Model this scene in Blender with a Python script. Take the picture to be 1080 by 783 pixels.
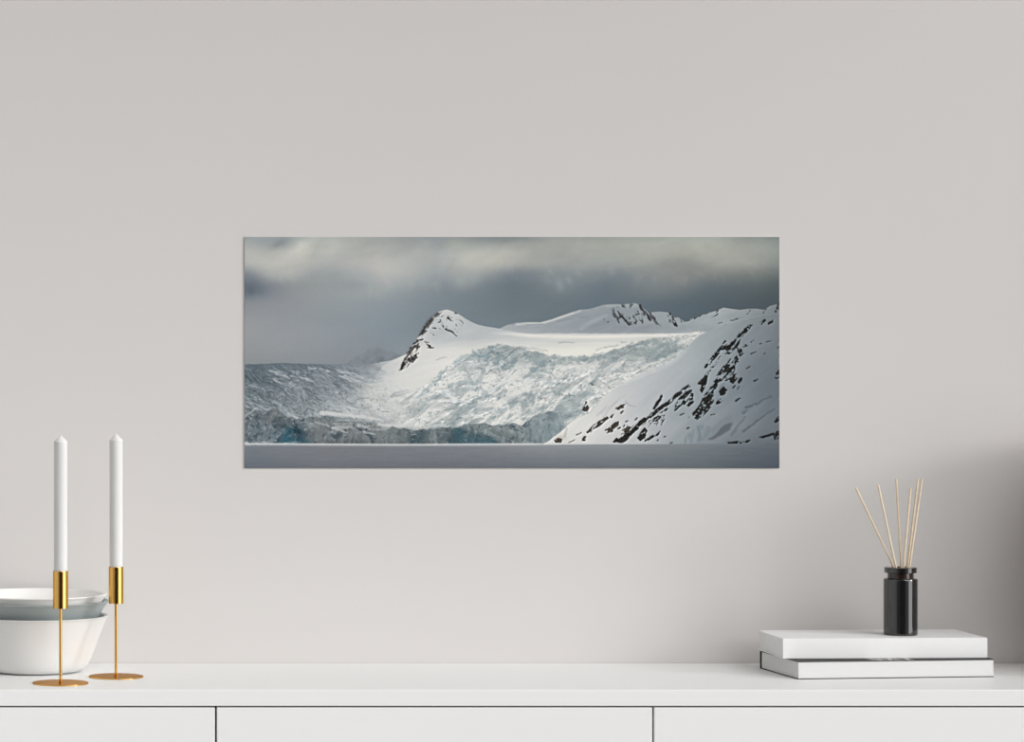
import bpy, bmesh, math
import numpy as np
from mathutils import Vector, Matrix

for o in list(bpy.data.objects):
    bpy.data.objects.remove(o)
sc = bpy.context.scene
COL = sc.collection

# ------------------------------------------------------------------ camera, world, lights, exposure
F = 3110.0            # focal length in photo pixels
PPX, PPY = 100.0, 391.5   # where the optical axis meets the photo (lens shift)
CX, CY, CZ = -0.682, -4.82, 1.228
cam_d = bpy.data.cameras.new('camera')
cam_d.sensor_fit = 'HORIZONTAL'
cam_d.sensor_width = 36.0
cam_d.lens = 36.0 * F / 1080.0
cam_d.shift_x = (540.0 - PPX) / 1080.0
cam_d.shift_y = 0.0
cam = bpy.data.objects.new('camera', cam_d)
cam.location = (CX, CY, CZ)
cam.rotation_euler = (math.pi / 2, 0, 0)
COL.objects.link(cam)
sc.camera = cam

world = bpy.data.worlds.new('world')
sc.world = world
world.use_nodes = True
wt = world.node_tree
bg = wt.nodes['Background']
bg.inputs['Color'].default_value = (1, 1, 1, 1)


def wmath(op, a, b=None, clamp=False):
    n = wt.nodes.new('ShaderNodeMath')
    n.operation, n.use_clamp = op, clamp
    for i, v in enumerate((a, b)):
        if v is None:
            continue
        if isinstance(v, (int, float)):
            n.inputs[i].default_value = v
        else:
            wt.links.new(v, n.inputs[i])
    return n.outputs[0]


# an even pale sky, with a bright stretch low on the right where the daylight comes from
SKY_BASE, SKY_GLOW, GLOW_AZ, GLOW_W, GLOW_EL = 0.28, 2.9, 27.0, 22.0, 10.0
tcw = wt.nodes.new('ShaderNodeTexCoord')
sep = wt.nodes.new('ShaderNodeSeparateXYZ')
wt.links.new(tcw.outputs['Generated'], sep.inputs[0])
neg_y = wmath('MULTIPLY', sep.outputs['Y'], -1.0)
azim = wmath('MULTIPLY', wmath('ARCTAN2', neg_y, sep.outputs['X']), 180 / math.pi)
elev = wmath('MULTIPLY', wmath('ARCSINE', sep.outputs['Z']), 180 / math.pi)
da = wmath('ABSOLUTE', wmath('SUBTRACT', azim, GLOW_AZ))
de = wmath('ABSOLUTE', elev)
fa = wmath('DIVIDE', wmath('SUBTRACT', GLOW_W + 3.0, da), 6.0, True)
fe = wmath('DIVIDE', wmath('SUBTRACT', GLOW_EL + 3.0, de), 6.0, True)
wt.links.new(wmath('ADD', wmath('MULTIPLY', wmath('MULTIPLY', fa, fe), SKY_GLOW), SKY_BASE), bg.inputs['Strength'])


def sun(name, az, el, angle, strength, col=(1, 1, 1)):
    """soft daylight: az = degrees out from the back wall towards the viewer (light comes from the right)"""
    d = bpy.data.lights.new(name, 'SUN')
    d.angle = math.radians(angle)
    d.energy = strength
    d.color = col
    o = bpy.data.objects.new(name, d)
    a, e = math.radians(az), math.radians(el)
    src = Vector((math.cos(a) * math.cos(e), -math.sin(a) * math.cos(e), math.sin(e)))
    o.rotation_euler = src.to_track_quat('Z', 'Y').to_euler()
    o.location = src * 6 + Vector((0, 0, 1))
    COL.objects.link(o)
    return o


sun('daylight_soft', 50, 33, 52, 1.95, (1, .995, .985))
sun('daylight_low', 25, 15, 14, 1.15, (1, .995, .985))

sc.view_settings.view_transform = 'Standard'
sc.view_settings.look = 'None'
sc.view_settings.exposure = 0.0
sc.view_settings.gamma = 1.0
sc.view_settings.use_curve_mapping = False
try:
    sc.cycles.use_denoising = True
    sc.cycles.max_bounces = 10
    sc.cycles.diffuse_bounces = 6
except Exception:
    pass


def at(px, py, d):
    """photo pixel at distance d in front of the camera -> place in the room"""
    return Vector((CX + (px - PPX) * d / F, CY + d, CZ - (py - PPY) * d / F))


# ------------------------------------------------------------------ helpers
def lin(r, g, b):
    f = lambda c: (c / 12.92 if c <= .04045 else ((c + .055) / 1.055) ** 2.4)
    return (f(r / 255), f(g / 255), f(b / 255), 1)


def mat(name, col, rough=.5, metal=0.0, spec=.5, noise=None, bump=None, **kw):
    m = bpy.data.materials.new(name)
    m.use_nodes = True
    nt = m.node_tree
    b = nt.nodes['Principled BSDF']
    b.inputs['Base Color'].default_value = col
    b.inputs['Roughness'].default_value = rough
    b.inputs['Metallic'].default_value = metal
    b.inputs['Specular IOR Level'].default_value = spec
    for k, v in kw.items():
        b.inputs[k.replace('_', ' ')].default_value = v
    tc = nt.nodes.new('ShaderNodeTexCoord')
    if noise:                                   # (scale, amount): faint colour variation
        n = nt.nodes.new('ShaderNodeTexNoise')
        n.inputs['Scale'].default_value = noise[0]
        n.inputs['Detail'].default_value = 5
        nt.links.new(tc.outputs['Object'], n.inputs['Vector'])
        r = nt.nodes.new('ShaderNodeValToRGB')
        a = noise[1]
        r.color_ramp.elements[0].position = .3
        r.color_ramp.elements[1].position = .7
        r.color_ramp.elements[0].color = tuple(c * (1 - a) for c in col[:3]) + (1,)
        r.color_ramp.elements[1].color = tuple(min(1, c * (1 + a)) for c in col[:3]) + (1,)
        nt.links.new(n.outputs['Fac'], r.inputs['Fac'])
        nt.links.new(r.outputs['Color'], b.inputs['Base Color'])
    if bump:                                    # (scale, strength, distance)
        n = nt.nodes.new('ShaderNodeTexNoise')
        n.inputs['Scale'].default_value = bump[0]
        n.inputs['Detail'].default_value = 6
        nt.links.new(tc.outputs['Object'], n.inputs['Vector'])
        bp = nt.nodes.new('ShaderNodeBump')
        bp.inputs['Strength'].default_value = bump[1]
        bp.inputs['Distance'].default_value = bump[2]
        nt.links.new(n.outputs['Fac'], bp.inputs['Height'])
        nt.links.new(bp.outputs['Normal'], b.inputs['Normal'])
    return m


def box(bm, x0, x1, y0, y1, z0, z1, bevel=0, seg=2, mi=0):
    vs = [bm.verts.new(p) for p in ((x0, y0, z0), (x1, y0, z0), (x1, y1, z0), (x0, y1, z0), (x0, y0, z1), (x1, y0, z1), (x1, y1, z1), (x0, y1, z1))]
    fs = [bm.faces.new([vs[i] for i in f]) for f in ((3, 2, 1, 0), (4, 5, 6, 7), (0, 1, 5, 4), (1, 2, 6, 5), (2, 3, 7, 6), (3, 0, 4, 7))]
    for f in fs:
        f.material_index = mi
    if bevel:
        es = {e for f in fs for e in f.edges}
        bmesh.ops.bevel(bm, geom=list(es), offset=bevel, segments=seg, profile=.5, affect='EDGES')


def lathe(bm, prof, n=64, cx=0, cy=0, close=False):
    """revolve [(r, z), ...]; r == 0 ends close on the axis"""
    rings = []
    for r, z in prof:
        if r < 1e-6:
            rings.append([bm.verts.new((cx, cy, z))])
        else:
            rings.append([bm.verts.new((cx + r * math.cos(2 * math.pi * i / n), cy + r * math.sin(2 * math.pi * i / n), z)) for i in range(n)])
    prs = list(zip(rings, rings[1:]))
    if close:
        prs.append((rings[-1], rings[0]))
    for a, b in prs:
        for i in range(n):
            j = (i + 1) % n
            if len(a) == 1 and len(b) == 1:
                continue
            if len(a) == 1:
                bm.faces.new((a[0], b[j], b[i]))
            elif len(b) == 1:
                bm.faces.new((a[i], a[j], b[0]))
            else:
                bm.faces.new((a[i], a[j], b[j], b[i]))


def rod(bm, p0, p1, r0, r1=None, n=10):
    r1 = r0 if r1 is None else r1
    p0, p1 = Vector(p0), Vector(p1)
    z = (p1 - p0).normalized()
    x = z.orthogonal().normalized()
    y = z.cross(x)
    A = [bm.verts.new(p0 + (x * math.cos(t) + y * math.sin(t)) * r0) for t in (2 * math.pi * i / n for i in range(n))]
    B = [bm.verts.new(p1 + (x * math.cos(t) + y * math.sin(t)) * r1) for t in (2 * math.pi * i / n for i in range(n))]
    for i in range(n):
        j = (i + 1) % n
        bm.faces.new((A[i], A[j], B[j], B[i]))
    bm.faces.new(A[::-1])
    bm.faces.new(B)


def obj(name, bm, m, parent=None, smooth=0, loc=None):
    me = bpy.data.meshes.new(name)
    bmesh.ops.recalc_face_normals(bm, faces=bm.faces)
    bm.to_mesh(me)
    bm.free()
    for mm in (m if isinstance(m, (list, tuple)) else [m]):
        me.materials.append(mm)
    if smooth:
        for p in me.polygons:
            p.use_smooth = True
        me.set_sharp_from_angle(angle=math.radians(smooth))
    o = bpy.data.objects.new(name, me)
    COL.objects.link(o)
    if parent is not None:
        o.parent = parent
    if loc is not None:
        o.location = loc
    return o


def tag(o, label, cat, group=None):
    o['label'], o['category'] = label, cat
    if group:
        o['group'] = group
    return o


def thing(name, label, cat, loc=(0, 0, 0), rz=0, group=None):
    o = bpy.data.objects.new(name, None)
    o.empty_display_size = .05
    COL.objects.link(o)
    o.location = loc
    o.rotation_euler = (0, 0, rz)
    return tag(o, label, cat, group)


def struct(name, bm, m, parent=None):
    o = obj(name, bm, m, parent)
    o['kind'] = 'structure'
    return o


def copy_thing(o):
    """a thing with copies of its parts and sub-parts"""
    c = o.copy()
    COL.objects.link(c)
    for ch in o.children:
        d = ch.copy()
        COL.objects.link(d)
        d.parent = c
        for g in ch.children:
            e = g.copy()
            COL.objects.link(e)
            e.parent = d
    return c


# ------------------------------------------------------------------ materials
M_WALL = mat('warm_grey_wall_paint', (.63, .608, .595, 1), .9, spec=.2, noise=(1.3, .008), bump=(240, .05, .001))
M_WALL2 = mat('pale_side_wall_paint', (.68, .68, .68, 1), .9, spec=.2, noise=(1.5, .01))
M_DARK = mat('dark_reflection_paint', (.04, .039, .038, 1), .8, spec=.2, noise=(1.5, .01))  # near-black stretch added to darken reflections in the brass and bottle
M_CEIL = mat('white_ceiling_paint', (.82, .82, .81, 1), .95, spec=.2, noise=(2, .01))
M_FLOOR = mat('dark_oak_floor', (.17, .16, .15, 1), .6, noise=(6, .15))
M_TRIM = mat('white_trim_paint', (.8, .8, .79, 1), .45, noise=(3, .01))
M_LACQ = mat('white_lacquer', (.865, .865, .86, 1), .42, spec=.4, noise=(4, .004))
M_CARC = mat('sideboard_inside_board', (.30, .29, .28, 1), .7, noise=(4, .03))
M_GOLD = mat('brushed_brass', (.73, .425, .12, 1), .15, 1.0, noise=(12, .004), Specular_Tint=(.55, .32, .08, 1))
M_WAX = mat('white_wax', (.68, .677, .67, 1), .5, spec=.25, noise=(20, .006), Subsurface_Weight=.8, Subsurface_Radius=(.010, .0096, .0092), Subsurface_Scale=1.0)
M_WICK = mat('candle_wick', (.72, .69, .64, 1), .9, noise=(300, .1))
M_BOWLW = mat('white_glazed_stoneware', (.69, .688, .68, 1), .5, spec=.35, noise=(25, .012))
M_BOWLT = mat('bounce_lit_white_stoneware', (.84, .83, .81, 1), .5, spec=.35, noise=(25, .012))  # white glaze lightened in colour to stand for bounced light
M_BOWLG = mat('grey_blue_glazed_stoneware', (.32, .36, .362, 1), .5, spec=.35, noise=(25, .02))
M_COVW = mat('white_book_cloth', (.80, .80, .80, 1), .6, spec=.3, noise=(60, .008))
M_PAGE = mat('paper_edges', (.74, .74, .735, 1), .8, spec=.2, noise=(90, .02))
M_PAGE1 = mat('white_paper_edges', (.665, .665, .66, 1), .8, spec=.2, noise=(90, .005))
M_COVB = mat('charcoal_book_cloth', (.022, .021, .022, 1), .6, spec=.3, noise=(60, .05))
M_INK = mat('white_foil_lettering', (.85, .85, .83, 1), .5, noise=(60, .02))
M_GLASS = mat('smoked_black_glass', (.010, .010, .010, 1), .07, spec=.5, noise=(10, .02), IOR=1.75)
M_AMBER = mat('dark_amber_glass', (.03, .014, .010, 1), .08, spec=.6, noise=(10, .05))
M_REED = mat('natural_reed', (.76, .63, .47, 1), .75, spec=.2, noise=(120, .08))
M_VASE = mat('matt_sand_ceramic', (.45, .40, .37, 1), .8, spec=.2, noise=(30, .03))
M_PANE = mat('window_glass', (1, 1, 1, 1), .02, Transmission_Weight=1.0, IOR=1.01, noise=(3, .0))
M_PAPER = mat('white_print_edge', (.8, .8, .79, 1), .7, noise=(40, .01))

# ------------------------------------------------------------------ the room
LX, RX, FY, ZC = -3.2, 4.2, -7.0, 4.2
bm = bmesh.new(); box(bm, LX - .1, RX, 0, .12, -.05, ZC); struct('wall_back', bm, M_WALL)
bm = bmesh.new(); box(bm, LX - .1, LX, FY, 0, -.05, ZC); struct('wall_left', bm, M_WALL2)
bm = bmesh.new(); box(bm, LX - .1, -1.9, FY - .1, FY, -.05, 2.4); box(bm, -1.9, 2.8, FY - .1, FY, -.05, 2.4, mi=1); struct('reflection_wall_front', bm, [M_WALL2, M_DARK])  # unseen; dark stretch and low top shaped for reflections and incoming daylight
bm = bmesh.new(); box(bm, LX - .1, 1.25, -1.30, .12, 3.15, 3.27); struct('shading_ceiling_slab', bm, M_CEIL)  # unseen slab, cut back so it dims daylight high on the wall
bm = bmesh.new(); box(bm, LX - .1, RX + .15, FY, .12, -.12, 0); struct('floor', bm, M_FLOOR)
bm = bmesh.new(); box(bm, LX, RX, -.018, 0, 0, .09, .004); struct('baseboard_back', bm, M_TRIM)

# ------------------------------------------------------------------ the sideboard
TOP = .75
SX0, SX1 = -1.62, 1.80
FRONT = CY + 4.42          # y of the front faces
px = lambda p, d=4.42: CX + (p - PPX) * d / F
side = thing('sideboard', 'long white lacquered sideboard with flat handleless fronts along the wall', 'sideboard', (0, 0, 0))
bm = bmesh.new(); box(bm, SX0, SX1, FRONT, -.001, TOP - .0245, TOP, .0008, 2); obj('top_panel', bm, M_LACQ, side)
bm = bmesh.new()
zb = .10
for a in ((SX0 + .001, SX0 + .02, FRONT + .021, -.012), (SX1 - .02, SX1 - .001, FRONT + .021, -.012)):
    box(bm, a[0], a[1], a[2], a[3], zb, TOP - .0245)
box(bm, SX0 + .02, SX1 - .02, FRONT + .021, -.012, zb, zb + .02)
box(bm, SX0 + .02, SX1 - .02, -.024, -.012, zb + .02, TOP - .0245)
box(bm, SX0 + .02, SX1 - .02, FRONT + .021, FRONT + .04, TOP - .07, TOP - .0245)
for g in (228.0, 688.9):
    box(bm, px(g) - .01, px(g) + .01, FRONT + .021, -.024, zb + .02, TOP - .07)
obj('carcass', bm, M_CARC, side)
edges = [SX0, px(227.7), px(688.9), px(1150.1), SX1]
for a, b in zip(edges, edges[1:]):
    bm = bmesh.new()
    box(bm, a + .0015, b - .0015, FRONT, FRONT + .019, zb + .004, TOP - .0245 - .0024, .0008, 2)
    obj('drawer_front', bm, M_LACQ, side)
bm = bmesh.new(); box(bm, SX0 + .06, SX1 - .06, FRONT + .07, -.05, 0, zb); obj('plinth', bm, M_CARC, side)

# ------------------------------------------------------------------ candlesticks with their candles
def candlestick(label):
    t = thing('candlestick', label, 'candlestick', group='brass candlesticks')
    bm = bmesh.new(); lathe(bm, [(0, 0), (.0422, 0), (.0427, .0004), (.0427, .0016), (.0422, .0020), (0, .0020)], 96); obj('base', bm, M_GOLD, t, 35)
    bm = bmesh.new(); lathe(bm, [(0, .002), (.0034, .002), (.0034, .0026), (.0023, .0032), (.0023, .1150), (0, .1150)], 32); obj('stem', bm, M_GOLD, t, 35)
    bm = bmesh.new(); lathe(bm, [(0, .1150), (.0111, .1150), (.0114, .1153), (.0114, .1158), (.0114, .1713), (.0114, .1719), (.0112, .1722), (.0106, .1722), (.0105, .1716), (.0105, .1200), (0, .1200)], 64); obj('cup', bm, M_GOLD, t, 35)
    return t


def candle(label):
    t = thing('taper_candle', label, 'candle', group='white candles')
    bm = bmesh.new()
    lathe(bm, [(0, .1201), (.0100, .1201), (.0103, .1206), (.0103, .1216), (.0103, .3685), (.0103, .3699), (.0101, .3705), (.0095, .3711), (.0016, .3788), (.0010, .3793), (0, .3795)], 64)
    obj('wax_body', bm, M_WAX, t, 25)
    bm = bmesh.new(); lathe(bm, [(0, .3785), (.0007, .3785), (.0006, .3835), (0, .3838)], 12); obj('wick', bm, M_WICK, t, 40)
    return t


c1 = candlestick('slim brass candlestick standing in front of the stacked bowls, the one nearer the sideboard edge')
k1 = candle('tall white candle in the brass candlestick directly in front of the bowls')
p1 = at(63.9, 720.6, 4.508); p1.z = TOP
c1.location = k1.location = p1
c2 = copy_thing(c1)
c2['label'] = 'slim brass candlestick beside the right edge of the bowls, set further back'
k2 = copy_thing(k1)
k2['label'] = 'tall white candle in the brass candlestick to the right of the bowls'
p2 = at(122.4, 713.8, 4.603); p2.z = TOP
c2.location = k2.location = p2

# ------------------------------------------------------------------ three stacked bowls
BD = 4.692
bc = at(37.0, 700, BD); bc.z = TOP
def bowl_prof(rim_r, rim_z, z0, t, foot, pts):
    """outer profile from foot to rim through pts, then the inside, offset by t"""
    out = [(0, z0 + .0015), (foot - .004, z0 + .0015), (foot - .003, z0), (foot, z0)] + pts + [(rim_r, rim_z - .002)]
    lip = [(rim_r + .0006, rim_z - .0008), (rim_r - .0002, rim_z), (rim_r - t * .6, rim_z + .0002), (rim_r - t, rim_z - .0010)]
    ins = [(r - t * 1.02, z + t * .55) for r, z in reversed(pts)] + [(foot - .006, z0 + t + .0005), (0, z0 + t + .0005)]
    return out + lip + ins


def bowl(label, m, prof):
    bm = bmesh.new()
    lathe(bm, prof, 128)
    o = obj('bowl', bm, m, None, 40, bc)
    return tag(o, label, 'bowl', 'nested bowls')


def curve(foot, z0, pts, n=6):
    P = [Vector((foot, z0, 0))] + [Vector((a, b, 0)) for a, b in pts]
    res = []
    for i in range(1, len(P)):
        p0, p1, p2, p3 = P[max(i - 2, 0)], P[i - 1], P[i], P[min(i + 1, len(P) - 1)]
        for k in range(1, n + 1):
            t = k / n
            q = .5 * ((2 * p1) + (p2 - p0) * t + (2 * p0 - 5 * p1 + 4 * p2 - p3) * t * t + (3 * p1 - p0 - 3 * p2 + p3) * t ** 3)
            res.append((q.x, q.y))
    return res


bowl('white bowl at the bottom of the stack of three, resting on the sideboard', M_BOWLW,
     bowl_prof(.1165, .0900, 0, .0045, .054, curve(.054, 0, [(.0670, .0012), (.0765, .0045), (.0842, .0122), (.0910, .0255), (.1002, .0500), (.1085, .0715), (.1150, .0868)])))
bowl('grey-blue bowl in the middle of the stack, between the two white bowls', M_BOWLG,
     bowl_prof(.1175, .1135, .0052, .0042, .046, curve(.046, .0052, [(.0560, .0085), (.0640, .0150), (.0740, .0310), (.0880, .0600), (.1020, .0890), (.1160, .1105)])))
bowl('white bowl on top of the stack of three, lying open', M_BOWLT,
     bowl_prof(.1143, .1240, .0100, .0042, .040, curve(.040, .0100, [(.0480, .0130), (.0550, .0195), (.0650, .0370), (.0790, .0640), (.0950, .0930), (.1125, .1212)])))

# ------------------------------------------------------------------ two books and the diffuser
def rotz(o, loc, deg):
    o.location = loc
    o.rotation_euler = (0, 0, math.radians(deg))


LT = .0280             # lower book thickness
b1 = thing('book', 'white-paged book with charcoal cover lying under the other book', 'book', group='stacked books')
pl = at(841.2, 717.1, 4.566); pl.z = TOP
rotz(b1, pl, 6.6)
L1, W1, ct = .3175, .172, .0011
bm = bmesh.new(); box(bm, .0016, L1 - .0004, .0014, W1 - .004, ct, LT - ct, .0004, 1); obj('page_block', bm, M_PAGE1, b1)
bm = bmesh.new()
box(bm, 0, L1, 0, W1, 0, ct, .0004, 1)
box(bm, 0, L1, 0, W1, LT - ct, LT, .0004, 1)
box(bm, 0, L1, W1 - .0032, W1, ct - .0002, LT - ct + .0002, 0)
cov = obj('cover', bm, M_COVB, b1)
cov['label'] = 'charcoal cover with white lettering'
fd = bpy.data.curves.new('title', 'FONT')
fd.body = 'HISTORY OF'
fd.size = .05
fd.offset = .0009
fd.space_character = 1.12
to = bpy.data.objects.new('title_text', fd)
COL.objects.link(to)
bpy.context.view_layer.update()
me = bpy.data.meshes.new_from_object(to.evaluated_get(bpy.context.evaluated_depsgraph_get()))
bpy.data.objects.remove(to)
xs_ = [v.co.x for v in me.vertices]; ys_ = [v.co.y for v in me.vertices]
tw, th = max(xs_) - min(xs_), max(ys_) - min(ys_)
for v in me.vertices:
    v.co.x = (v.co.x - min(xs_)) / tw * .0690
    v.co.y = (v.co.y - min(ys_)) / th * .095
me.materials.append(M_INK)
ti = bpy.data.objects.new('title_lettering', me)
COL.objects.link(ti)
ti.parent = b1
ti['label'] = 'white capital lettering on the cover'
ti.location = (.1228, .0004, LT + .00012)

b2 = thing('book', 'thick white book on top of the pair, carrying the black reed diffuser', 'book', group='stacked books')
UT = .0314
pu = at(825.9, 695.4, 4.607); pu.z = TOP + LT + .0003
rotz(b2, pu, 2.4)
L2, W2, cw = .3235, .150, .0018
bm = bmesh.new()
box(bm, 0, L2, 0, W2, 0, cw, .0005, 2)
box(bm, 0, L2, 0, W2, UT - cw, UT, .0005, 2)
box(bm, 0, L2, 0, .0025, cw - .0004, UT - cw + .0004)
obj('cover', bm, M_COVW, b2)
bm = bmesh.new(); box(bm, .0036, L2 - .0030, .0024, W2 - .0030, cw, UT - cw); obj('page_block', bm, M_PAGE, b2)

ZU = pu.z + UT
dif = thing('reed_diffuser', 'black glass diffuser bottle with grooved neck on the upper white book', 'diffuser')
dp = at(949.8, 671, 4.674); dp.z = ZU
dif.location = dp
bm = bmesh.new()
lathe(bm, [(0, 0), (.0250, 0), (.0260, .0008), (.0263, .0020), (.0263, .0030), (.0263, .0866), (.0263, .0874), (.0258, .0888), (.0240, .0898), (0, .0898)], 96)
obj('bottle', bm, M_GLASS, dif, 35)
bm = bmesh.new()
lathe(bm, [(0, .0898), (.0202, .0898), (.0202, .0985), (0, .0985)], 96)
obj('neck', bm, M_AMBER, dif, 35)
bm = bmesh.new()
lathe(bm, [(0, .0985), (.0244, .0985), (.0250, .0990), (.0250, .0996), (.0250, .1058), (.0250, .1066), (.0245, .1072), (.0150, .1072), (.0145, .1066), (.0145, .0995), (0, .0995)], 96)
obj('collar', bm, M_GLASS, dif, 35)
REEDS = [((902.6, 514.7), (942.6, 600.5), .004, 'reed leaning furthest left out of the black bottle'),
         ((926.1, 511.9), (944.9, 600.5), -.004, 'second reed from the left, leaning gently left'),
         ((945.2, 505.5), (950.4, 600.5), .004, 'nearly upright reed in the middle of the bottle'),
         ((960.4, 515.0), (952.8, 600.5), -.005, 'shorter reed leaning slightly right with a pale tip'),
         ((968.2, 505.3), (957.0, 600.5), .003, 'fifth reed from the left, close beside the rightmost one'),
         ((972.4, 505.3), (959.2, 600.5), -.003, 'rightmost reed, leaning right out of the bottle')]
for (tp, bp, dy, lab) in REEDS:
    d = 4.674
    a, b = at(tp[0], tp[1], d + dy * 2.5), at(bp[0], bp[1], d + dy)
    c = b + (b - a) * .055                     # the end stands in the neck of the bottle
    c.z = max(c.z, ZU + .1000)
    bm = bmesh.new()
    rod(bm, c, a, .00165, .00160, 12)
    tag(obj('diffuser_reed', bm, M_REED, None, 40), lab, 'reed', 'reeds in the diffuser')

# an unseen lamp, added to cast shadow, standing further along the sideboard; its shade keeps the daylight off the wall
lz = at(1228, 700, 4.645); lz.z = TOP
lamp = thing('shadow_caster_lamp', 'unseen lamp added to shade the wall, with a drum shade at the right end of the sideboard', 'lamp', lz)
bm = bmesh.new(); lathe(bm, [(0, 0), (.055, 0), (.056, .002), (.056, .012), (.054, .014), (0, .014)], 64); obj('base', bm, M_GOLD, lamp, 35)
bm = bmesh.new(); lathe(bm, [(0, .014), (.007, .014), (.007, .34), (.004, .342), (0, .342)], 24); obj('stem', bm, M_GOLD, lamp, 35)
bm = bmesh.new(); lathe(bm, [(.138, .045), (.140, .045), (.116, .395), (.114, .395)], 96, close=True); obj('shadow_caster_shade', bm, M_VASE, lamp, 35)
bm = bmesh.new()
for k in range(3):
    t = k * 2.0944
    rod(bm, (0, 0, .338), (.118 * math.cos(t), .118 * math.sin(t), .338), .0015)
obj('shade_ring', bm, M_GOLD, lamp, 35)
# ------------------------------------------------------------------ the picture printed on the wall panel
PX0, PX1, PY0, PY1 = 258.0, 822.0, 250.0, 494.0
GS = 1.5                                             # grid points per photo pixel


def paint_picture():
    ss = 2
    gw, gh = int((PX1 - PX0) * GS) + 1, int((PY1 - PY0) * GS) + 1
    W, H = gw * ss, gh * ss
    k = GS * ss
    xs = PX0 + (np.arange(W) + .5) / W * (PX1 - PX0)
    ys = PY0 + (np.arange(H) + .5) / H * (PY1 - PY0)
    X, Y = np.meshgrid(xs, ys)

    WX = [X, Y]

    def blur(a, r):
        r = r * k
        n = int(max(1, round(r)))
        if n < 2:
            return a
        for _ in range(2):
            for ax in (0, 1):
                p = [(0, 0)] * a.ndim
                p[ax] = (n // 2 + 1, n - n // 2 - 1 + 1)
                c = np.cumsum(np.pad(a, p, mode='edge'), axis=ax)
                m = a.shape[ax]
                a = (np.take(c, range(n, n + m), ax) - np.take(c, range(0, m), ax)) / n
        return a

    def vnoise(u, v, seed):
        r = np.random.RandomState(seed)
        t = r.rand(256, 256)
        iu, iv = np.floor(u).astype(int), np.floor(v).astype(int)
        fu, fv = u - iu, v - iv
        fu = fu * fu * (3 - 2 * fu)
        fv = fv * fv * (3 - 2 * fv)
        a, b = iu & 255, iv & 255
        a1, b1 = (iu + 1) & 255, (iv + 1) & 255
        return (t[a, b] * (1 - fu) + t[a1, b] * fu) * (1 - fv) + (t[a, b1] * (1 - fu) + t[a1, b1] * fu) * fv

    def fbm(sx, sy, oct=4, seed=0, ang=0.0, warp=0.0, ridge=False, gain=.5):
        """zero-mean noise in about -1..1; sx, sy = feature size in photo pixels along/across ang degrees"""
        c, s = math.cos(math.radians(ang)), math.sin(math.radians(ang))
        U, V = (X * c - Y * s) / sx, (X * s + Y * c) / sy
        if warp:
            w1 = vnoise(U * .7 + 31, V * .7 + 7, seed + 91) - .5
            w2 = vnoise(U * .7 + 3, V * .7 + 57, seed + 92) - .5
            U, V = U + warp * w1, V + warp * w2
        o, amp, tot = 0, 1.0, 0.0
        for i in range(oct):
            n = vnoise(U + 17.3 * i, V + 9.1 * i, seed + i) * 2 - 1
            if ridge:
                n = 1 - 2 * np.abs(n)
            o = o + amp * n
            tot += amp
            amp *= gain
            U, V = U * 2.03, V * 2.03
        return o / tot * 1.6

    def below(pts, soft=.6, jit=0, js=3, seed=5):
        p = np.array(pts, float)
        r = np.interp(xs, p[:, 0], p[:, 1])
        if jit:
            rr = np.random.RandomState(seed)
            n = np.interp(xs, np.arange(PX0 - js, PX1 + 2 * js, js), rr.rand(len(np.arange(PX0 - js, PX1 + 2 * js, js))) - .5)
            r = r + jit * n
        return np.clip((Y - r[None, :]) / soft + .5, 0, 1)

    def poly(pts, soft=.8):
        p = np.array(pts, float)
        x0, x1 = np.searchsorted(xs, [p[:, 0].min() - 3, p[:, 0].max() + 3])
        y0, y1 = np.searchsorted(ys, [p[:, 1].min() - 3, p[:, 1].max() + 3])
        m = np.zeros((H, W))
        if x1 <= x0 or y1 <= y0:
            return m
        gx, gy = WX[0][y0:y1, x0:x1], WX[1][y0:y1, x0:x1]
        ins = np.zeros(gx.shape, bool)
        n = len(p)
        for i in range(n):
            ax, ay = p[i]
            bx, by = p[(i + 1) % n]
            if ay == by:
                continue
            c = ((ay > gy) != (by > gy)) & (gx < (bx - ax) * (gy - ay) / (by - ay) + ax)
            ins ^= c
        m[y0:y1, x0:x1] = ins
        return blur(m, soft) if soft else m

    def stroke(pts, w0, w1=None, soft=.7):
        """tapered line: mask with radius w0 -> w1"""
        w1 = w0 if w1 is None else w1
        p = np.array(pts, float)
        ww = np.linspace(w0, w1, len(p))
        m = np.zeros((H, W))
        pad = max(w0, w1) + 2
        x0, x1 = np.searchsorted(xs, [p[:, 0].min() - pad, p[:, 0].max() + pad])
        y0, y1 = np.searchsorted(ys, [p[:, 1].min() - pad, p[:, 1].max() + pad])
        gx, gy = WX[0][y0:y1, x0:x1], WX[1][y0:y1, x0:x1]
        if gx.size == 0:
            return m
        best = np.zeros(gx.shape)
        for i in range(len(p) - 1):
            d = p[i + 1] - p[i]
            t = np.clip(((gx - p[i, 0]) * d[0] + (gy - p[i, 1]) * d[1]) / max(d @ d, 1e-9), 0, 1)
            dist = np.hypot(gx - p[i, 0] - t * d[0], gy - p[i, 1] - t * d[1])
            w = ww[i] + (ww[i + 1] - ww[i]) * t
            best = np.maximum(best, np.clip((w - dist) / soft + .5, 0, 1))
        m[y0:y1, x0:x1] = best
        return m

    def spot(cx, cy, rx, ry, ang=0, pw=1.0):
        c, s = math.cos(math.radians(ang)), math.sin(math.radians(ang))
        u = ((X - cx) * c - (Y - cy) * s) / rx
        v = ((X - cx) * s + (Y - cy) * c) / ry
        return np.exp(-(u * u + v * v) * pw)

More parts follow.
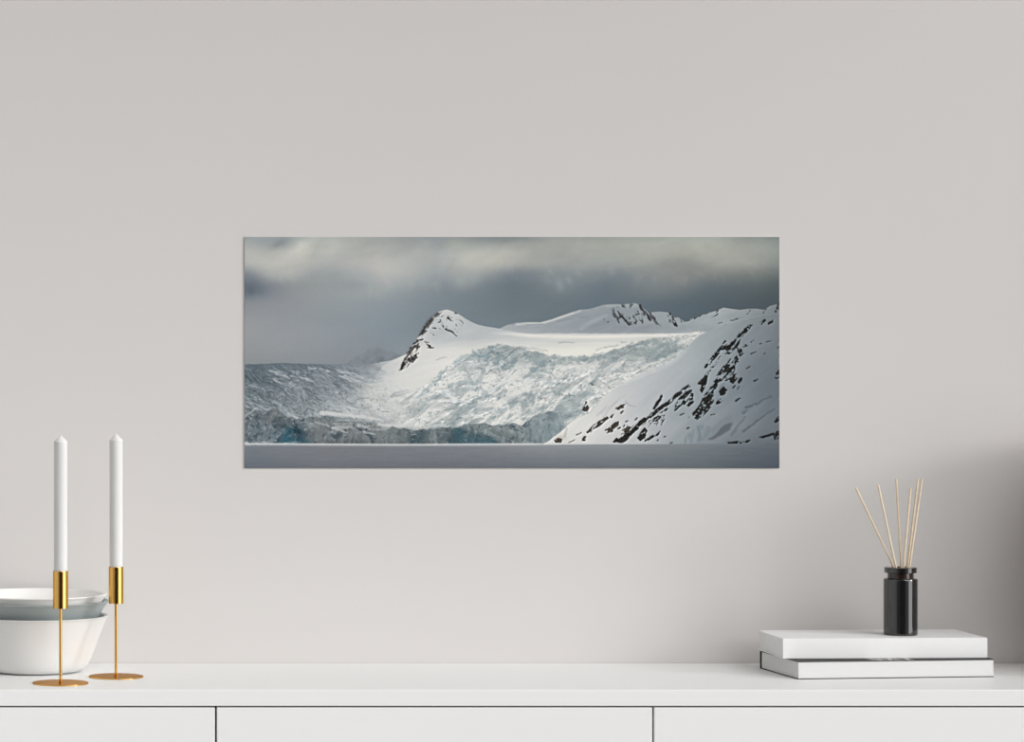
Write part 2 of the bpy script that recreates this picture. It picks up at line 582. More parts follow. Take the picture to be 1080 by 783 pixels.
    def field(rows):
        """smooth colour field from rows {y: [(x, r, g, b), ...]}"""
        keys = sorted(rows)
        st = []
        for y in keys:
            a = np.array(rows[y], float)
            st.append(np.stack([np.interp(xs, a[:, 0], a[:, c + 1]) for c in range(3)], -1))
        st = np.array(st)
        out = np.empty((H, W, 3))
        kk = np.array(keys, float)
        for j, y in enumerate(ys):
            i = int(np.clip(np.searchsorted(kk, y) - 1, 0, len(kk) - 2))
            t = np.clip((y - kk[i]) / (kk[i + 1] - kk[i]), 0, 1)
            out[j] = st[i] * (1 - t) + st[i + 1] * t
        return out

    def put(img, m, col):
        m = m[..., None]
        return img * (1 - m) + np.asarray(col, float) * m

    sm = lambda a, lo, hi: (lambda t: t * t * (3 - 2 * t))(np.clip((a - lo) / (hi - lo), 0, 1))

    wa, wb = fbm(4.5, 3.5, 3, 201), fbm(4.5, 3.5, 3, 211)

    def rag(a, b=None):
        """how ragged the following strokes and outlines are, in photo pixels"""
        WX[0], WX[1] = X + a * wa, Y + (a if b is None else b) * wb

    # ---------------- sky
    sky = field({
        250: [(258,150,156,158),(275,152,159,162),(300,150,158,162),(330,178,182,178),(360,176,179,175),(395,166,169,166),(430,156,161,161),(460,140,147,150),(480,152,157,156),(510,134,142,145),(540,130,139,141),(580,148,153,150),(620,156,161,156),(680,160,166,159),(720,164,169,162),(760,160,165,160),(800,142,150,146),(822,126,136,134)],
        258: [(258,172,175,174),(275,160,165,166),(300,150,157,160),(318,194,195,189),(330,186,189,183),(360,180,183,178),(395,166,169,166),(430,163,167,166),(462,150,157,158),(480,172,175,170),(505,160,165,163),(540,162,165,162),(580,163,165,161),(620,166,168,163),(680,171,175,167),(720,174,177,170),(760,171,174,167),(800,156,161,156),(822,140,147,144)],
        266: [(258,184,185,181),(280,184,185,181),(305,196,197,191),(318,207,206,198),(332,188,190,185),(350,188,190,185),(380,172,174,171),(410,172,174,172),(440,174,176,174),(466,168,173,172),(500,186,187,181),(530,192,193,186),(560,172,174,169),(600,164,167,163),(660,168,171,165),(700,174,175,169),(740,176,178,170),(780,170,172,165),(815,152,157,152),(822,146,151,147)],
        278: [(258,184,185,182),(275,194,194,189),(310,193,193,188),(340,176,179,177),(360,180,181,180),(400,192,191,188),(425,184,186,184),(460,173,177,177),(490,194,194,188),(520,193,193,186),(545,176,177,173),(590,159,163,161),(640,158,163,161),(680,160,163,159),(722,146,150,147),(760,166,167,161),(790,162,164,158),(822,136,142,139)],
        289: [(258,130,138,146),(270,150,155,159),(285,178,180,178),(305,180,181,178),(330,156,161,163),(355,154,160,163),(385,172,176,177),(405,186,187,184),(430,178,181,180),(460,156,163,166),(480,164,168,169),(505,164,168,167),(540,122,132,140),(580,134,142,146),(620,138,145,148),(650,124,133,138),(690,140,145,145),(720,140,144,142),(760,132,136,133),(800,122,128,126),(822,106,114,114)],
        301: [(258,104,114,125),(272,112,121,131),(290,130,137,143),(310,142,148,151),(340,150,156,158),(375,150,157,160),(410,168,172,174),(440,152,159,163),(470,134,144,150),(488,152,158,160),(510,122,133,140),(540,106,118,126),(575,120,131,137),(592,128,138,143),(640,108,121,129),(690,128,135,137),(720,126,131,132),(750,100,111,118),(800,96,105,108),(822,84,94,97)],
        310: [(258,108,119,129),(280,126,134,142),(310,146,150,154),(350,154,160,162),(400,160,166,168),(430,142,151,157),(470,127,138,145),(500,120,131,138),(540,108,120,128),(590,116,127,133),(640,105,118,126),(695,116,125,129),(740,94,106,113),(790,88,98,103),(822,80,90,94)],
        320: [(258,136,142,147),(290,144,148,153),(330,149,154,158),(370,148,156,161),(410,142,152,159),(450,130,141,148),(500,119,130,138),(540,110,121,129),(590,107,119,127),(640,104,117,125),(690,98,110,118),(740,88,100,108),(790,82,92,99),(822,74,84,90)],
        335: [(258,150,153,156),(290,148,152,157),(330,144,152,157),(380,141,151,158),(420,135,146,154),(460,125,136,144),(500,117,129,137),(540,112,124,132),(600,106,118,126),(680,95,108,116),(740,86,99,107),(822,74,86,93)],
        352: [(258,153,155,158),(300,150,154,159),(350,146,153,159),(400,137,147,156),(430,130,142,150),(480,124,136,144),(822,80,92,100)],
        368: [(258,147,151,155),(300,148,153,157),(350,142,149,155),(400,136,144,151),(420,138,147,155),(822,90,100,108)],
        386: [(258,138,143,146),(320,138,145,150),(370,136,143,148),(420,138,147,155),(822,90,100,108)],
    })
    sky = blur(sky, 5)
    n1 = fbm(34, 13, 5, 11, 14, 1.2)
    n2 = fbm(11, 8, 4, 12, -40, 1.0)
    cl = sm(Y, 306, 268) * .8 + .12
    lit = (sky.mean(-1) - 130) / 60
    sky = sky + (n1 * 7 * cl + n2 * 1.5 * cl)[..., None]
    ragg = sm(fbm(9, 14, 5, 61, 20, 1.6), .1, .9) * np.exp(-((Y - np.interp(xs, [258, 300, 400, 470, 540, 640, 700, 760, 822], [286, 292, 305, 300, 288, 288, 300, 290, 286])[None, :]) / 9) ** 2)
    sky = sky + ragg[..., None] * np.array([7, 6, 4.5])
    for cx, cy, rx, ry, an, a in ((590, 301, 4, 6, 20, 18), (577, 297, 5, 3, -20, 12), (600, 296, 3, 5, 30, 10), (646, 286, 5, 5, -50, 12), (611, 289, 5, 4, 0, 8), (500, 296, 6, 6, 40, 8), (313, 263, 18, 5, 36, 13), (294, 258, 16, 4, 32, -14), (334, 264, 4, 12, -24, -7), (350, 262, 5, 14, -24, 5), (476, 280, 4, 9, -30, -10), (470, 272, 5, 10, -28, 6), (486, 296, 5, 8, -30, 7), (330, 254, 14, 5, 40, 8), (268, 308, 14, 5, 0, -12), (264, 296, 10, 9, 0, -8)):
        t = spot(cx, cy, rx, ry, an) * (.55 + .6 * np.clip(.5 + n2, 0, 1))
        sky = sky + (a * t)[..., None] * np.array([1, 1, .97])
    img = sky

    # ---------------- far faint mountain in the mist
    far = below([(355, 388), (368, 382), (380, 375), (388, 369), (398, 367), (410, 370), (422, 373), (430, 380), (436, 388)], 2.5, 2.5, 4)
    fc = np.array([118, 126, 133]) + (fbm(7, 4, 4, 21, 35) * 13)[..., None]
    img = put(img, far * (.32 + .5 * sm(Y, 366, 384)) * np.clip(.75 + .5 * fbm(10, 8, 3, 22), 0, 1), fc)

    # ---------------- mid range behind, shaded snow
    mid = [(258, 500), (500, 352), (520, 349), (527, 346.8), (535, 343.2), (545, 341), (558, 340.2), (570, 340.4), (582, 337.2), (595, 332.4), (606, 328.6), (612, 327), (620, 326.6), (628, 324.6), (636, 322), (645, 321.2), (658, 321.2), (668, 320.2), (673, 321), (677, 324.6), (681, 327.5), (685, 331), (688, 329.6), (695, 328.9), (704, 329.8), (708, 332.4), (711, 335.4), (716, 335.2), (719, 337.5), (722, 340.2), (728, 337.4), (736, 334.4), (744, 331.4), (755, 328.2), (763, 324.8), (769, 325.8), (780, 327.2), (790, 326), (798, 326), (806, 327.2), (812, 323), (818, 321.5), (822, 320.3)]
    m = below(mid, .9)
    c = field({320: [(500,165,172,176),(600,168,175,179),(650,150,158,163),(700,150,158,163),(760,165,172,174),(822,128,136,140)],
               335: [(500,165,170,172),(570,165,172,175),(610,150,158,164),(640,146,154,160),(700,155,163,168),(760,162,169,172),(822,120,128,132)],
               346: [(500,176,180,182),(560,158,165,170),(620,146,153,160),(680,146,153,159),(720,152,160,165),(770,155,163,167),(822,118,126,131)],
               356: [(500,190,193,194),(560,170,176,180),(640,155,162,167),(740,165,171,174),(822,125,132,137)]})
    c = c + (fbm(22, 5, 4, 31, 14) * 5)[..., None]
    lit = stroke([(545, 342), (575, 340), (596, 333.5), (612, 328.5)], 1.6, .8, 1.5) * .8
    c = put(c, lit, (205, 206, 204))
    lit = stroke([(640, 323), (660, 323), (672, 322)], 1.5, 1, 2) * .4
    c = put(c, lit, (178, 184, 186))
    lit = stroke([(614, 346), (628, 338), (640, 333)], 2.4, 1.0, 3) * .35
    c = put(c, lit, (175, 182, 187))
    for p in ([(588, 339.5), (596, 337.6), (606, 336.4)], [(606, 329.6), (613, 328.6)], [(540, 343), (548, 341.4), (556, 342.4)], [(556, 342.6), (572, 342.2)], [(612, 335.6), (622, 334)], [(623, 327), (627, 326.4)]):
        c = put(c, stroke(p, .8, .4, 1.3) * .3, (122, 131, 138))
    img = put(img, m, c)
    # rocks of the mid range
    rag(.8)
    rk = fbm(5, 2.2, 4, 41, -58, .8)
    zone = poly([(646, 325), (656, 321), (672, 321), (680, 327), (688, 331), (697, 345), (688, 341), (682, 337), (678, 342), (668, 342), (662, 344), (655, 343), (650, 336), (640, 341), (636, 337), (644, 333)], 2.5)
    dr = sm(rk, .18, .55) * zone
    img = put(img, dr * .8, (66, 66, 70))
    def rocks(lst, col=(44, 43, 46), a=.92, br=1.15):
        nonlocal img
        g = fbm(3.2, 1.7, 3, 43, -50)
        for q in lst:
            pts, w0, w1 = q[0], q[1], q[2]
            mm = stroke(pts, w0 * br, w1 * br, .8) * sm(g, -.75, -.1)
            img = put(img, mm * a, col)
    rocks([([(653, 332), (657, 335), (661, 340), (664, 343)], 1.0, 1.0), ([(675, 322.5), (678, 327.5), (683, 333), (686, 338)], .9, 1.0), ([(678, 331), (680, 334)], 1.1, .8),
           ([(686, 331), (690, 336), (693, 341), (696, 344)], .7, .5), ([(671, 333), (674, 331)], .8, .7), ([(657, 324), (659, 325)], .8, .5), ([(654, 334.5), (656, 334.5)], .9, .9), ([(669, 341), (671, 339)], .9, .7), ([(651, 337), (653, 341)], .6, .5), ([(668, 333.5), (670, 336)], .7, .5), ([(675, 338), (678, 341)], .8, .5), ([(640, 340), (642, 340)], .5, .5)], (52, 50, 54), .85)
    rocks([([(706, 330.5), (709, 335), (711, 339), (714, 343.5)], .8, 1.2), ([(709, 338), (712, 343)], .9, 1.0), ([(711, 341), (713, 343.6)], .9, .9), ([(716, 336), (719, 340)], .7, .8), ([(704, 332.5), (707, 340)], .4, .6), ([(725, 339), (728, 338.4)], .5, .4),
           ([(733, 336), (739, 333)], .7, .4), ([(744, 332), (747, 330.6)], .5, .4), ([(751, 335), (757, 331.6)], .5, .6), ([(755, 329.3), (757, 327.6)], .6, .4), ([(770, 339), (780, 336)], .5, .6), ([(757, 341), (762, 340)], .5, .4), ([(818, 329), (821, 321)], 1.3, 1.5), ([(805, 331), (808, 327)], .4, .3), ([(788, 331), (791, 328)], .4, .3)], (48, 48, 51), .85)

    # ---------------- left glacier field
    rag(1.6, 1.1)
    m = below([(258, 384.6), (275, 384), (296, 383.2), (330, 384.2), (360, 384.8), (385, 384.6), (400, 383), (412, 380.5), (424, 376), (432, 372), (445, 352), (470, 352), (822, 352)], 1.0, .6, 5)
    c = field({382: [(258,112,121,128),(300,118,126,133),(350,126,134,141),(385,146,152,158),(402,182,186,188),(420,204,205,205),(470,210,211,209)],
               392: [(258,115,124,130),(300,128,136,142),(350,143,150,156),(380,150,157,162),(400,165,170,174),(430,200,202,202),(470,222,222,218)],
               404: [(258,122,131,136),(300,134,141,147),(350,143,150,156),(370,150,157,161),(390,190,193,193),(420,218,218,214),(470,222,222,218)],
               416: [(258,128,136,140),(300,138,145,150),(345,145,151,156),(370,160,165,168),(390,205,206,203),(430,218,218,213),(500,212,213,209)],
               428: [(258,130,138,141),(300,142,149,153),(340,160,165,168),(370,185,188,188),(400,200,202,200),(440,200,202,201),(500,196,200,199)],
               438: [(258,130,138,142),(300,140,147,151),(325,168,172,174),(350,182,185,185),(380,198,200,198),(430,205,206,204),(500,200,203,202)],
               450: [(258,118,128,134),(300,125,134,139),(340,130,138,143),(380,150,157,160),(430,190,193,192),(500,195,198,198)],
               468: [(258,110,120,127),(400,115,124,129),(500,120,130,136)]})
    # the sunlit tongue and plateau use the same field further right; seracs are rough
    h1 = fbm(12, 7, 3, 51, -24, 1.6)
    h2 = fbm(5.5, 3.8, 3, 52, -20, 1.2)
    hh = h1 * 1.1 + h2 * .6
    gy, gx = np.gradient(hh)
    e = np.clip((-gx * .9 + gy * 1.0) * k * 1.5, -1.2, 1.2)
    rough = np.interp(xs, [258, 330, 370, 400, 440, 500], [1, .95, .85, .6, .25, .12])[None, :] * (.3 + .7 * sm(Y, 383, 391))
    far_l = np.interp(xs, [258, 300, 350, 390], [1, .9, .7, .4])[None, :]
    c = c + (e * 17 * rough)[..., None] + (fbm(22, 10, 4, 53, -22) * 12 * rough)[..., None] - np.array([19, 16, 14]) * far_l[..., None]
    dk = sm(fbm(5.5, 4.2, 5, 54, -28, 2.4, gain=.65), .2, .85) * rough * far_l
    c = put(c, dk * .62, (78, 89, 98))
    dk = sm(fbm(2.8, 2.2, 3, 57, -20, 2.0, gain=.65), .36, .95) * rough
    c = put(c, dk * .6, (84, 95, 103))
    br = sm(fbm(14, 3.6, 4, 55, -20, 1.6), .2, .85) * rough * sm(Y, 384, 396)
    c = put(c, br * .5, (178, 184, 190))
    br = sm(fbm(3.4, 2.0, 3, 58, -12, 2.0, gain=.65), .38, .95) * rough * sm(Y, 390, 405)
    c = put(c, br * .55, (190, 195, 199))
    for p in ([(325, 388.5), (344, 391), (356, 396), (372, 402)], [(338, 389), (350, 394), (362, 397), (380, 402)], [(308, 396), (318, 399), (330, 402)], [(284, 391), (296, 395), (306, 399)], [(288, 401), (300, 404), (312, 406)], [(356, 392), (372, 394), (384, 398)]):
        c = put(c, stroke(p, 1.0, .7, 1.4) * .6, (196, 200, 203))
    for p in ([(268, 391), (271, 390)], [(280, 396), (288, 398)], [(276, 404), (279, 400)], [(296, 401), (303, 405)], [(262, 409), (268, 413)], [(312, 395), (318, 401)], [(282, 413), (285, 417)], [(322, 411), (328, 413)], [(352, 405), (358, 408)], [(349, 393), (357, 396)], [(336, 390), (343, 391.5)], [(285, 425), (293, 429)], [(272, 421), (276, 423)]):
        c = put(c, stroke(p, 1.3, 1.0, 2.0) * .6, (82, 93, 102))
    img = put(img, m, c)
    # small crevasses of the sunlit shelf
    cre = sm(fbm(12, 2.2, 4, 56, 8, 1.2), .38, .8) * sm(X, 340, 385) * sm(X, 480, 440) * sm(Y, 421, 427) * sm(Y, 449, 442)
    img = put(img, cre * .7, (138, 150, 155))
    for p, a in (([(388, 398), (400, 400), (410, 399)], .5), ([(384, 403), (396, 404), (404, 402)], .5), ([(372, 426), (378, 421), (388, 420)], .6), ([(373, 429), (384, 431), (392, 428)], .5), ([(352, 433), (358, 435), (366, 437)], .7), ([(412, 418), (418, 414), (430, 412)], .5), ([(413, 419), (424, 417), (430, 415)], .5), ([(424, 392), (434, 389.5)], .5), ([(460, 379), (468, 377)], .5), ([(446, 394), (455, 391)], .3), ([(436, 397), (444, 395)], .3), ([(474, 373), (481, 370)], .3), ([(376, 388), (390, 390)], .5), ([(384, 393), (396, 396)], .5), ([(366, 387), (372, 389)], .5)):
        img = put(img, stroke(p, 1.2, .7, 1.3) * a, (136, 147, 155))

    # ---------------- the peak with the rocky left edge and its long snow shoulder
    pk = [(258, 600), (404, 386), (410, 383), (418, 379.6), (424, 376.5), (428, 374.6), (432, 368), (437, 362.5), (440, 357), (444, 350.5), (448, 343), (451, 339), (455, 335), (459, 331.6), (463, 328.9), (468, 327.4), (472, 326.9), (476, 328.2), (481, 330.2), (486, 333), (491, 336.3), (497, 339.7), (504, 342.8), (512, 344.6), (520, 345.8), (530, 347.6), (545, 350.5), (560, 352.4), (580, 353.5), (620, 354), (680, 353.4), (720, 351.5), (740, 350), (760, 352), (822, 352)]
    m = below(pk, .9)
    c = field({328: [(420,205,207,206),(470,205,207,206),(500,190,195,197)],
               340: [(430,200,202,202),(460,190,194,196),(480,196,199,200),(497,180,186,189)],
               350: [(430,205,206,205),(460,186,190,193),(490,188,193,195),(520,182,188,191),(560,196,200,200),(640,212,213,209),(740,190,194,194)],
               357: [(430,208,209,207),(460,190,194,196),(500,186,191,193),(530,196,199,200),(560,214,214,210),(640,226,225,218),(740,200,203,202)],
               363: [(430,212,212,210),(460,200,203,204),(500,205,207,206),(530,215,215,212),(560,208,210,207),(600,214,215,210),(660,220,220,214),(740,200,203,202)],
               371: [(430,216,216,213),(470,218,218,214),(520,224,223,217),(560,228,227,220),(640,230,229,221),(740,200,203,202)],
               384: [(415,205,206,206),(440,214,215,213),(480,224,223,218),(560,228,227,220),(740,200,203,202)],
               400: [(400,205,207,206),(430,220,220,216),(480,222,222,217),(822,200,203,202)],
               430: [(400,208,209,207),(450,212,213,210),(500,205,208,207),(822,200,203,202)]})
    c = c + (fbm(26, 4.5, 4, 62, 12) * 4)[..., None]
    c = put(c, sm(np.abs(Y - np.interp(xs, [500, 560, 620, 680], [349, 354.5, 355.2, 354])[None, :]), 2.6, .6) * sm(X, 505, 560) * .7, (231, 229, 222))
    c = put(c, sm(np.abs(Y - np.interp(xs, [530, 590, 650], [357.5, 360.2, 359])[None, :]), 3.0, 1) * sm(X, 525, 550) * sm(X, 690, 640) * .5, (196, 200, 200))
    lft = sm(X - (408 - np.clip(Y - 384, 0, 60) * .55) + 7 * fbm(9, 4, 4, 65, 10), -16, 16)
    lft = np.maximum(lft, sm(Y, 384, 380))
    img = put(img, m * (1 - sm(Y, 396, 425)) * lft, c)
    # streaks lying in the bright snow
    for p, a in (([(590, 362), (605, 361.4)], .5), ([(638, 367), (652, 364.5)], .55), ([(655, 360.6), (660, 360.2)], .5), ([(630, 369), (636, 368)], .3), ([(628, 374), (637, 372.4)], .5), ([(460, 379.5), (470, 376)], .4), ([(540, 365), (556, 367), (578, 371)], .35)):
        img = put(img, stroke(p, .9, .6, 1.1) * a, (150, 158, 160))
    # rocks of the peak
    rag(.9)
    edge = poly([(421, 391), (426, 379), (432, 368), (438, 361), (442, 352), (448, 342), (455, 334), (461, 330), (466, 330), (458, 337), (452, 346), (446, 354), (442, 360), (447, 358), (444, 366), (438, 372), (440, 378), (434, 383), (428, 389)], 1.0)
    g = fbm(4.5, 2.0, 4, 63, 52, .8)
    img = put(img, edge * sm(g, -.5, .15) * .9, (58, 55, 55))
    img = put(img, edge * sm(g, .3, .7) * .5, (150, 146, 142))
    rocks([([(423, 389), (426, 384), (431, 379)], 1.2, 1.4), ([(432, 381), (437, 377), (441, 373)], 1.5, 1.2), ([(436, 363), (440, 360), (446, 358)], .9, .8), ([(444, 353), (449, 344), (452, 340)], 1.0, .9), ([(451, 341), (456, 337)], 1.0, .7), ([(452, 366), (456, 367)], 1.3, 1.1), ([(450, 364), (453, 367)], .8, .8),
           ([(470, 347), (475, 349)], 1.0, .9), ([(476, 350), (482, 354)], .7, .5), ([(473, 335), (476, 338)], .9, .6), ([(464, 338), (465, 339)], .7, .5), ([(462, 341), (464, 340)], .5, .4), ([(456, 346), (460, 346)], .5, .5), ([(480, 331), (482, 331.5)], .7, .4), ([(486, 338), (489, 341)], .4, .3), ([(461, 331.6), (466, 329.6)], .6, .4), ([(457, 353), (459, 354)], .4, .4), ([(467, 344), (470, 346)], .5, .5), ([(466, 334), (468, 333)], .4, .4), ([(449, 361), (452, 362)], .5, .5)], (46, 43, 43), .9)
    sp = sm(fbm(3, 1.6, 3, 64, -25), .55, .85) * poly([(452, 340), (464, 331), (480, 333), (488, 343), (482, 352), (470, 350), (458, 356), (450, 352)], 2.5)
    img = put(img, sp * .5, (110, 112, 116))

    # ---------------- the icefall
    rag(2.2, 1.6)
    fall = poly([(398, 424), (430, 415), (444, 408), (456, 401), (462, 396), (466, 391), (474, 386), (482, 381), (484, 377), (494, 374), (502, 370), (508, 367), (516, 364), (524, 363), (536, 364), (548, 366.5), (560, 369.5), (570, 372), (580, 374.5), (592, 376), (604, 376), (622, 375.5), (636, 373.5), (648, 369), (660, 364), (672, 360.5), (686, 357), (702, 354.5), (716, 352.6), (732, 350.2), (742, 349.6), (734, 358), (722, 369), (708, 381), (700, 385), (690, 388), (676, 394), (664, 401), (650, 408), (640, 415), (628, 428), (620, 436), (606, 442), (596, 450), (588, 458), (574, 468), (258, 470), (258, 455), (330, 440), (370, 432)], 1.3)
    c = field({350: [(500,200,206,207),(700,196,200,198),(740,205,206,203)],
               364: [(480,205,209,210),(510,160,174,178),(540,160,171,174),(600,170,180,182),(660,150,162,165),(700,160,171,172),(740,190,195,195)],
               376: [(480,205,209,210),(500,178,189,192),(530,140,155,160),(560,152,165,168),(600,172,181,182),(640,156,167,169),(680,160,171,172),(710,150,163,165)],
               388: [(460,212,214,212),(490,190,197,199),(520,172,183,186),(550,150,163,167),(575,158,170,173),(600,176,184,185),(630,196,200,199),(660,180,187,188),(700,196,200,200)],
               400: [(440,214,215,213),(470,200,205,205),(500,186,194,196),(520,205,208,206),(540,195,200,200),(560,180,188,190),(590,178,187,189),(620,196,200,200),(650,204,207,206)],
               412: [(420,216,217,214),(460,204,208,207),(490,182,190,192),(510,176,186,189),(535,182,190,191),(560,208,211,209),(590,198,203,203),(620,196,202,202),(650,206,209,208)],
               424: [(400,208,210,208),(450,196,201,201),(480,186,194,195),(510,196,201,201),(540,212,214,211),(570,204,207,206),(600,192,198,199),(630,202,206,205)],
               436: [(400,206,208,206),(440,200,204,203),(480,196,201,201),(520,188,195,196),(550,180,188,190),(570,172,183,185),(600,178,187,189),(620,200,204,203)],
               448: [(258,128,137,142),(400,188,192,192),(440,190,195,194),(500,182,189,190),(530,165,175,177),(560,178,186,187),(590,140,153,158),(620,190,196,196)],
               468: [(258,115,125,132),(400,120,130,135),(520,130,142,147),(580,128,142,147),(620,190,196,196)]})
    c = c + np.array([10, 8, 6])
    a1 = fbm(20, 9, 3, 71, 34, 1.7)
    a2 = fbm(6.5, 4.2, 3, 72, 32, 1.4)
    hh = a1 * 1.7 + a2 * .6
    gy, gx = np.gradient(hh)
    e = np.clip((-gx * .5 + gy * 1.1) * k * 2.4, -1.3, 1.4)
    amp = np.interp(xs, [380, 430, 500, 620, 720], [.45, .7, 1, 1, .8])[None, :]
    c = c + (e * 22 * amp)[..., None] * np.array([1.05, 1, .97])
    blue = sm(fbm(24, 10, 4, 73, 32, 2.0), .05, .7) * amp
    c = put(c, blue * .75, (138, 155, 160))
    wht = sm(fbm(30, 11, 4, 74, 34, 2.0), .05, .6) * sm(Y, 372, 392) * amp
    c = put(c, wht * .85, (226, 226, 221))
    cr = sm(fbm(5.5, 2.4, 4, 75, 36, 1.6), .38, .9) * amp
    c = put(c, cr * .5, (112, 133, 141))
    cr = sm(fbm(3, 1.8, 3, 76, 30, 1.2), .5, 1.0) * amp
    c = put(c, cr * .35, (112, 130, 137))
    cr = sm(fbm(4.5, 2.2, 3, 77, 34, 1.4), .4, .95) * amp
    c = put(c, cr * .4, (222, 223, 219))
    g_ = c.mean(-1, keepdims=True)
    c = g_ + (c - g_) * .72
    img = put(img, fall * sm(X, 392, 440), c)
    sp = sm(fbm(2.6, 1.7, 3, 78, 30, 1.0), .5, 1.05) * fall * sm(X, 400, 450) * (.4 + .6 * sm(fbm(16, 9, 3, 79, 30), -.1, .5))
    img = put(img, sp * .6, (98, 118, 126))
    # picked-out features of the fall
    for p, w0, w1, a, col in (
        ([(440, 418), (448, 412), (458, 405), (464, 400)], 1.0, 1.4, .7, (122, 144, 152)), ([(436, 421), (448, 415), (460, 406)], .8, 1.0, .5, (150, 166, 172)),
        ([(462, 398), (468, 392), (472, 388)], 1.4, 1.2, .55, (112, 142, 152)), ([(480, 384), (486, 378), (492, 374)], 1.8, 1.4, .5, (128, 152, 160)),
        ([(500, 371), (506, 376), (512, 377), (517, 371)], 2.0, 1.4, .65, (106, 138, 150)), ([(516, 366), (516, 374), (514, 380)], 1.2, .8, .6, (92, 126, 138)), ([(524, 372), (526, 378), (522, 386)], 2.0, 1.4, .5, (120, 144, 154)), ([(532, 378), (536, 384), (530, 390)], 2.0, 1.4, .5, (118, 140, 148)), ([(540, 372), (544, 380), (540, 388)], 3.0, 1.8, .5, (124, 142, 148)),
        ([(474, 408), (484, 404), (492, 405), (500, 402)], 1.6, 2.0, .6, (134, 152, 160)), ([(484, 414), (494, 411), (506, 410), (514, 416)], 2.6, 2.2, .55, (140, 156, 163)), ([(514, 418), (526, 418), (534, 412)], 2.4, 1.6, .65, (134, 150, 156)), ([(470, 432), (480, 430), (488, 424)], 1.5, 1.0, .65, (128, 146, 152)), ([(458, 420), (470, 414), (480, 412)], 1.4, 1.0, .5, (150, 164, 170)), ([(499, 405), (505, 404), (511, 405)], 1.4, 1.0, .5, (130, 148, 156)),
        ([(500, 400), (512, 392), (518, 384)], 2.4, 1.4, .75, (224, 226, 223)), ([(476, 396), (486, 389), (496, 384)], 2.0, 1.0, .5, (222, 224, 222)), ([(512, 398), (522, 396), (530, 402)], 3.0, 1.6, .6, (222, 222, 218)), ([(505, 424), (520, 427), (530, 425), (545, 415), (556, 410)], 2.6, 3.2, .75, (228, 227, 222)), ([(540, 412), (548, 406), (556, 404)], 4.0, 2.6, .6, (226, 226, 222)), ([(486, 440), (500, 438), (512, 440)], 1.6, 1.2, .6, (222, 223, 219)),
        ([(500, 428), (502, 434), (508, 430)], 2.4, 1.2, .5, (140, 160, 166)), ([(510, 432), (522, 434), (534, 432)], 2.4, 1.6, .5, (146, 160, 164)), ([(530, 428), (538, 426), (545, 424)], 1.6, .9, .6, (130, 146, 152)), ([(482, 441), (486, 441)], 1.6, .8, .7, (84, 112, 122)),
        ([(556, 376), (570, 382), (582, 384), (594, 380)], 3.2, 2.0, .5, (134, 152, 157)), ([(560, 390), (574, 392), (586, 396)], 2.0, 1.2, .6, (126, 146, 151)), ([(552, 398), (562, 396), (572, 398), (580, 403), (592, 408)], 1.4, 2.6, .55, (152, 166, 170)), ([(600, 378), (616, 380), (630, 379)], 2.4, 1.8, .5, (142, 158, 162)), ([(596, 394), (606, 390), (614, 392)], 2.6, 1.6, .4, (158, 170, 174)), ([(624, 396), (640, 392), (652, 390), (668, 386)], 2.6, 2.2, .5, (156, 168, 170)), ([(640, 380), (656, 372), (672, 368)], 2.0, 1.2, .5, (146, 160, 162)), ([(664, 380), (680, 372), (696, 367), (712, 362)], 2.0, 1.4, .5, (140, 156, 158)), ([(692, 380), (704, 374), (714, 368)], 2.2, 1.8, .6, (128, 146, 150)), ([(650, 376), (665, 378), (680, 378)], 1.6, 1.2, .4, (200, 204, 202)), ([(676, 388), (690, 383), (700, 379)], 2.0, 1.0, .7, (216, 217, 213)), ([(610, 390), (622, 386), (628, 388)], 2.6, 1.6, .7, (218, 219, 214)), ([(576, 386), (586, 388), (598, 386)], 1.6, 1.0, .6, (206, 210, 208)), ([(588, 395), (596, 392)], 1.6, 1.0, .6, (214, 216, 212)),
        ([(540, 428), (556, 424), (572, 416), (588, 411), (602, 408)], 1.2, 1.8, .55, (142, 158, 163)), ([(536, 424), (546, 420), (556, 418)], .9, .8, .5, (156, 168, 172)), ([(556, 437), (568, 430), (582, 424)], 1.4, 1.0, .5, (160, 172, 176)), ([(590, 424), (600, 420), (612, 414), (626, 408)], 1.1, 1.0, .5, (150, 164, 168)), ([(592, 432), (604, 430), (614, 426)], 1.2, 1.0, .4, (156, 168, 172)), ([(624, 404), (628, 406)], 1.3, 1.0, .75, (76, 94, 100)), ([(601, 418), (604, 417)], 1.3, .9, .6, (92, 112, 118)), ([(622, 420), (634, 410), (646, 402), (656, 398)], .9, .9, .5, (140, 158, 162)), ([(608, 402), (620, 404), (634, 400)], .9, .8, .5, (158, 170, 172)),
        ([(540, 440), (550, 434), (564, 429), (580, 421)], 1.8, 1.2, .6, (222, 222, 217)), ([(548, 446), (558, 440), (568, 434)], 1.8, 1.2, .7, (226, 226, 221)), ([(580, 428), (592, 424), (604, 418)], 1.2, 1.0, .5, (216, 217, 213)), ([(440, 428), (456, 424), (470, 420)], 1.6, 1.0, .4, (222, 222, 218))):
        g = np.clip(.75 + .45 * a2, .2, 1.0)
        img = put(img, stroke(p, w0, w1, 1.6) * a * g, col)

    rag(1.1, .9)
    # ---------------- the ice front along the shore
    top = [(258, 432), (268, 436), (276, 440), (284, 433), (292, 431), (300, 437), (305, 441), (316, 442), (324, 440), (334, 441), (344, 439), (356, 440), (368, 442), (376, 444), (388, 445), (398, 447), (406, 454), (414, 450.5), (424, 452), (436, 453), (450, 453.5), (462, 452), (474, 451), (484, 450), (496, 447), (508, 447), (520, 449), (532, 448), (540, 446), (550, 449), (556, 444), (564, 438), (574, 435), (584, 434), (592, 436), (595, 444), (590, 452), (584, 458), (576, 468), (577, 480), (822, 480)]
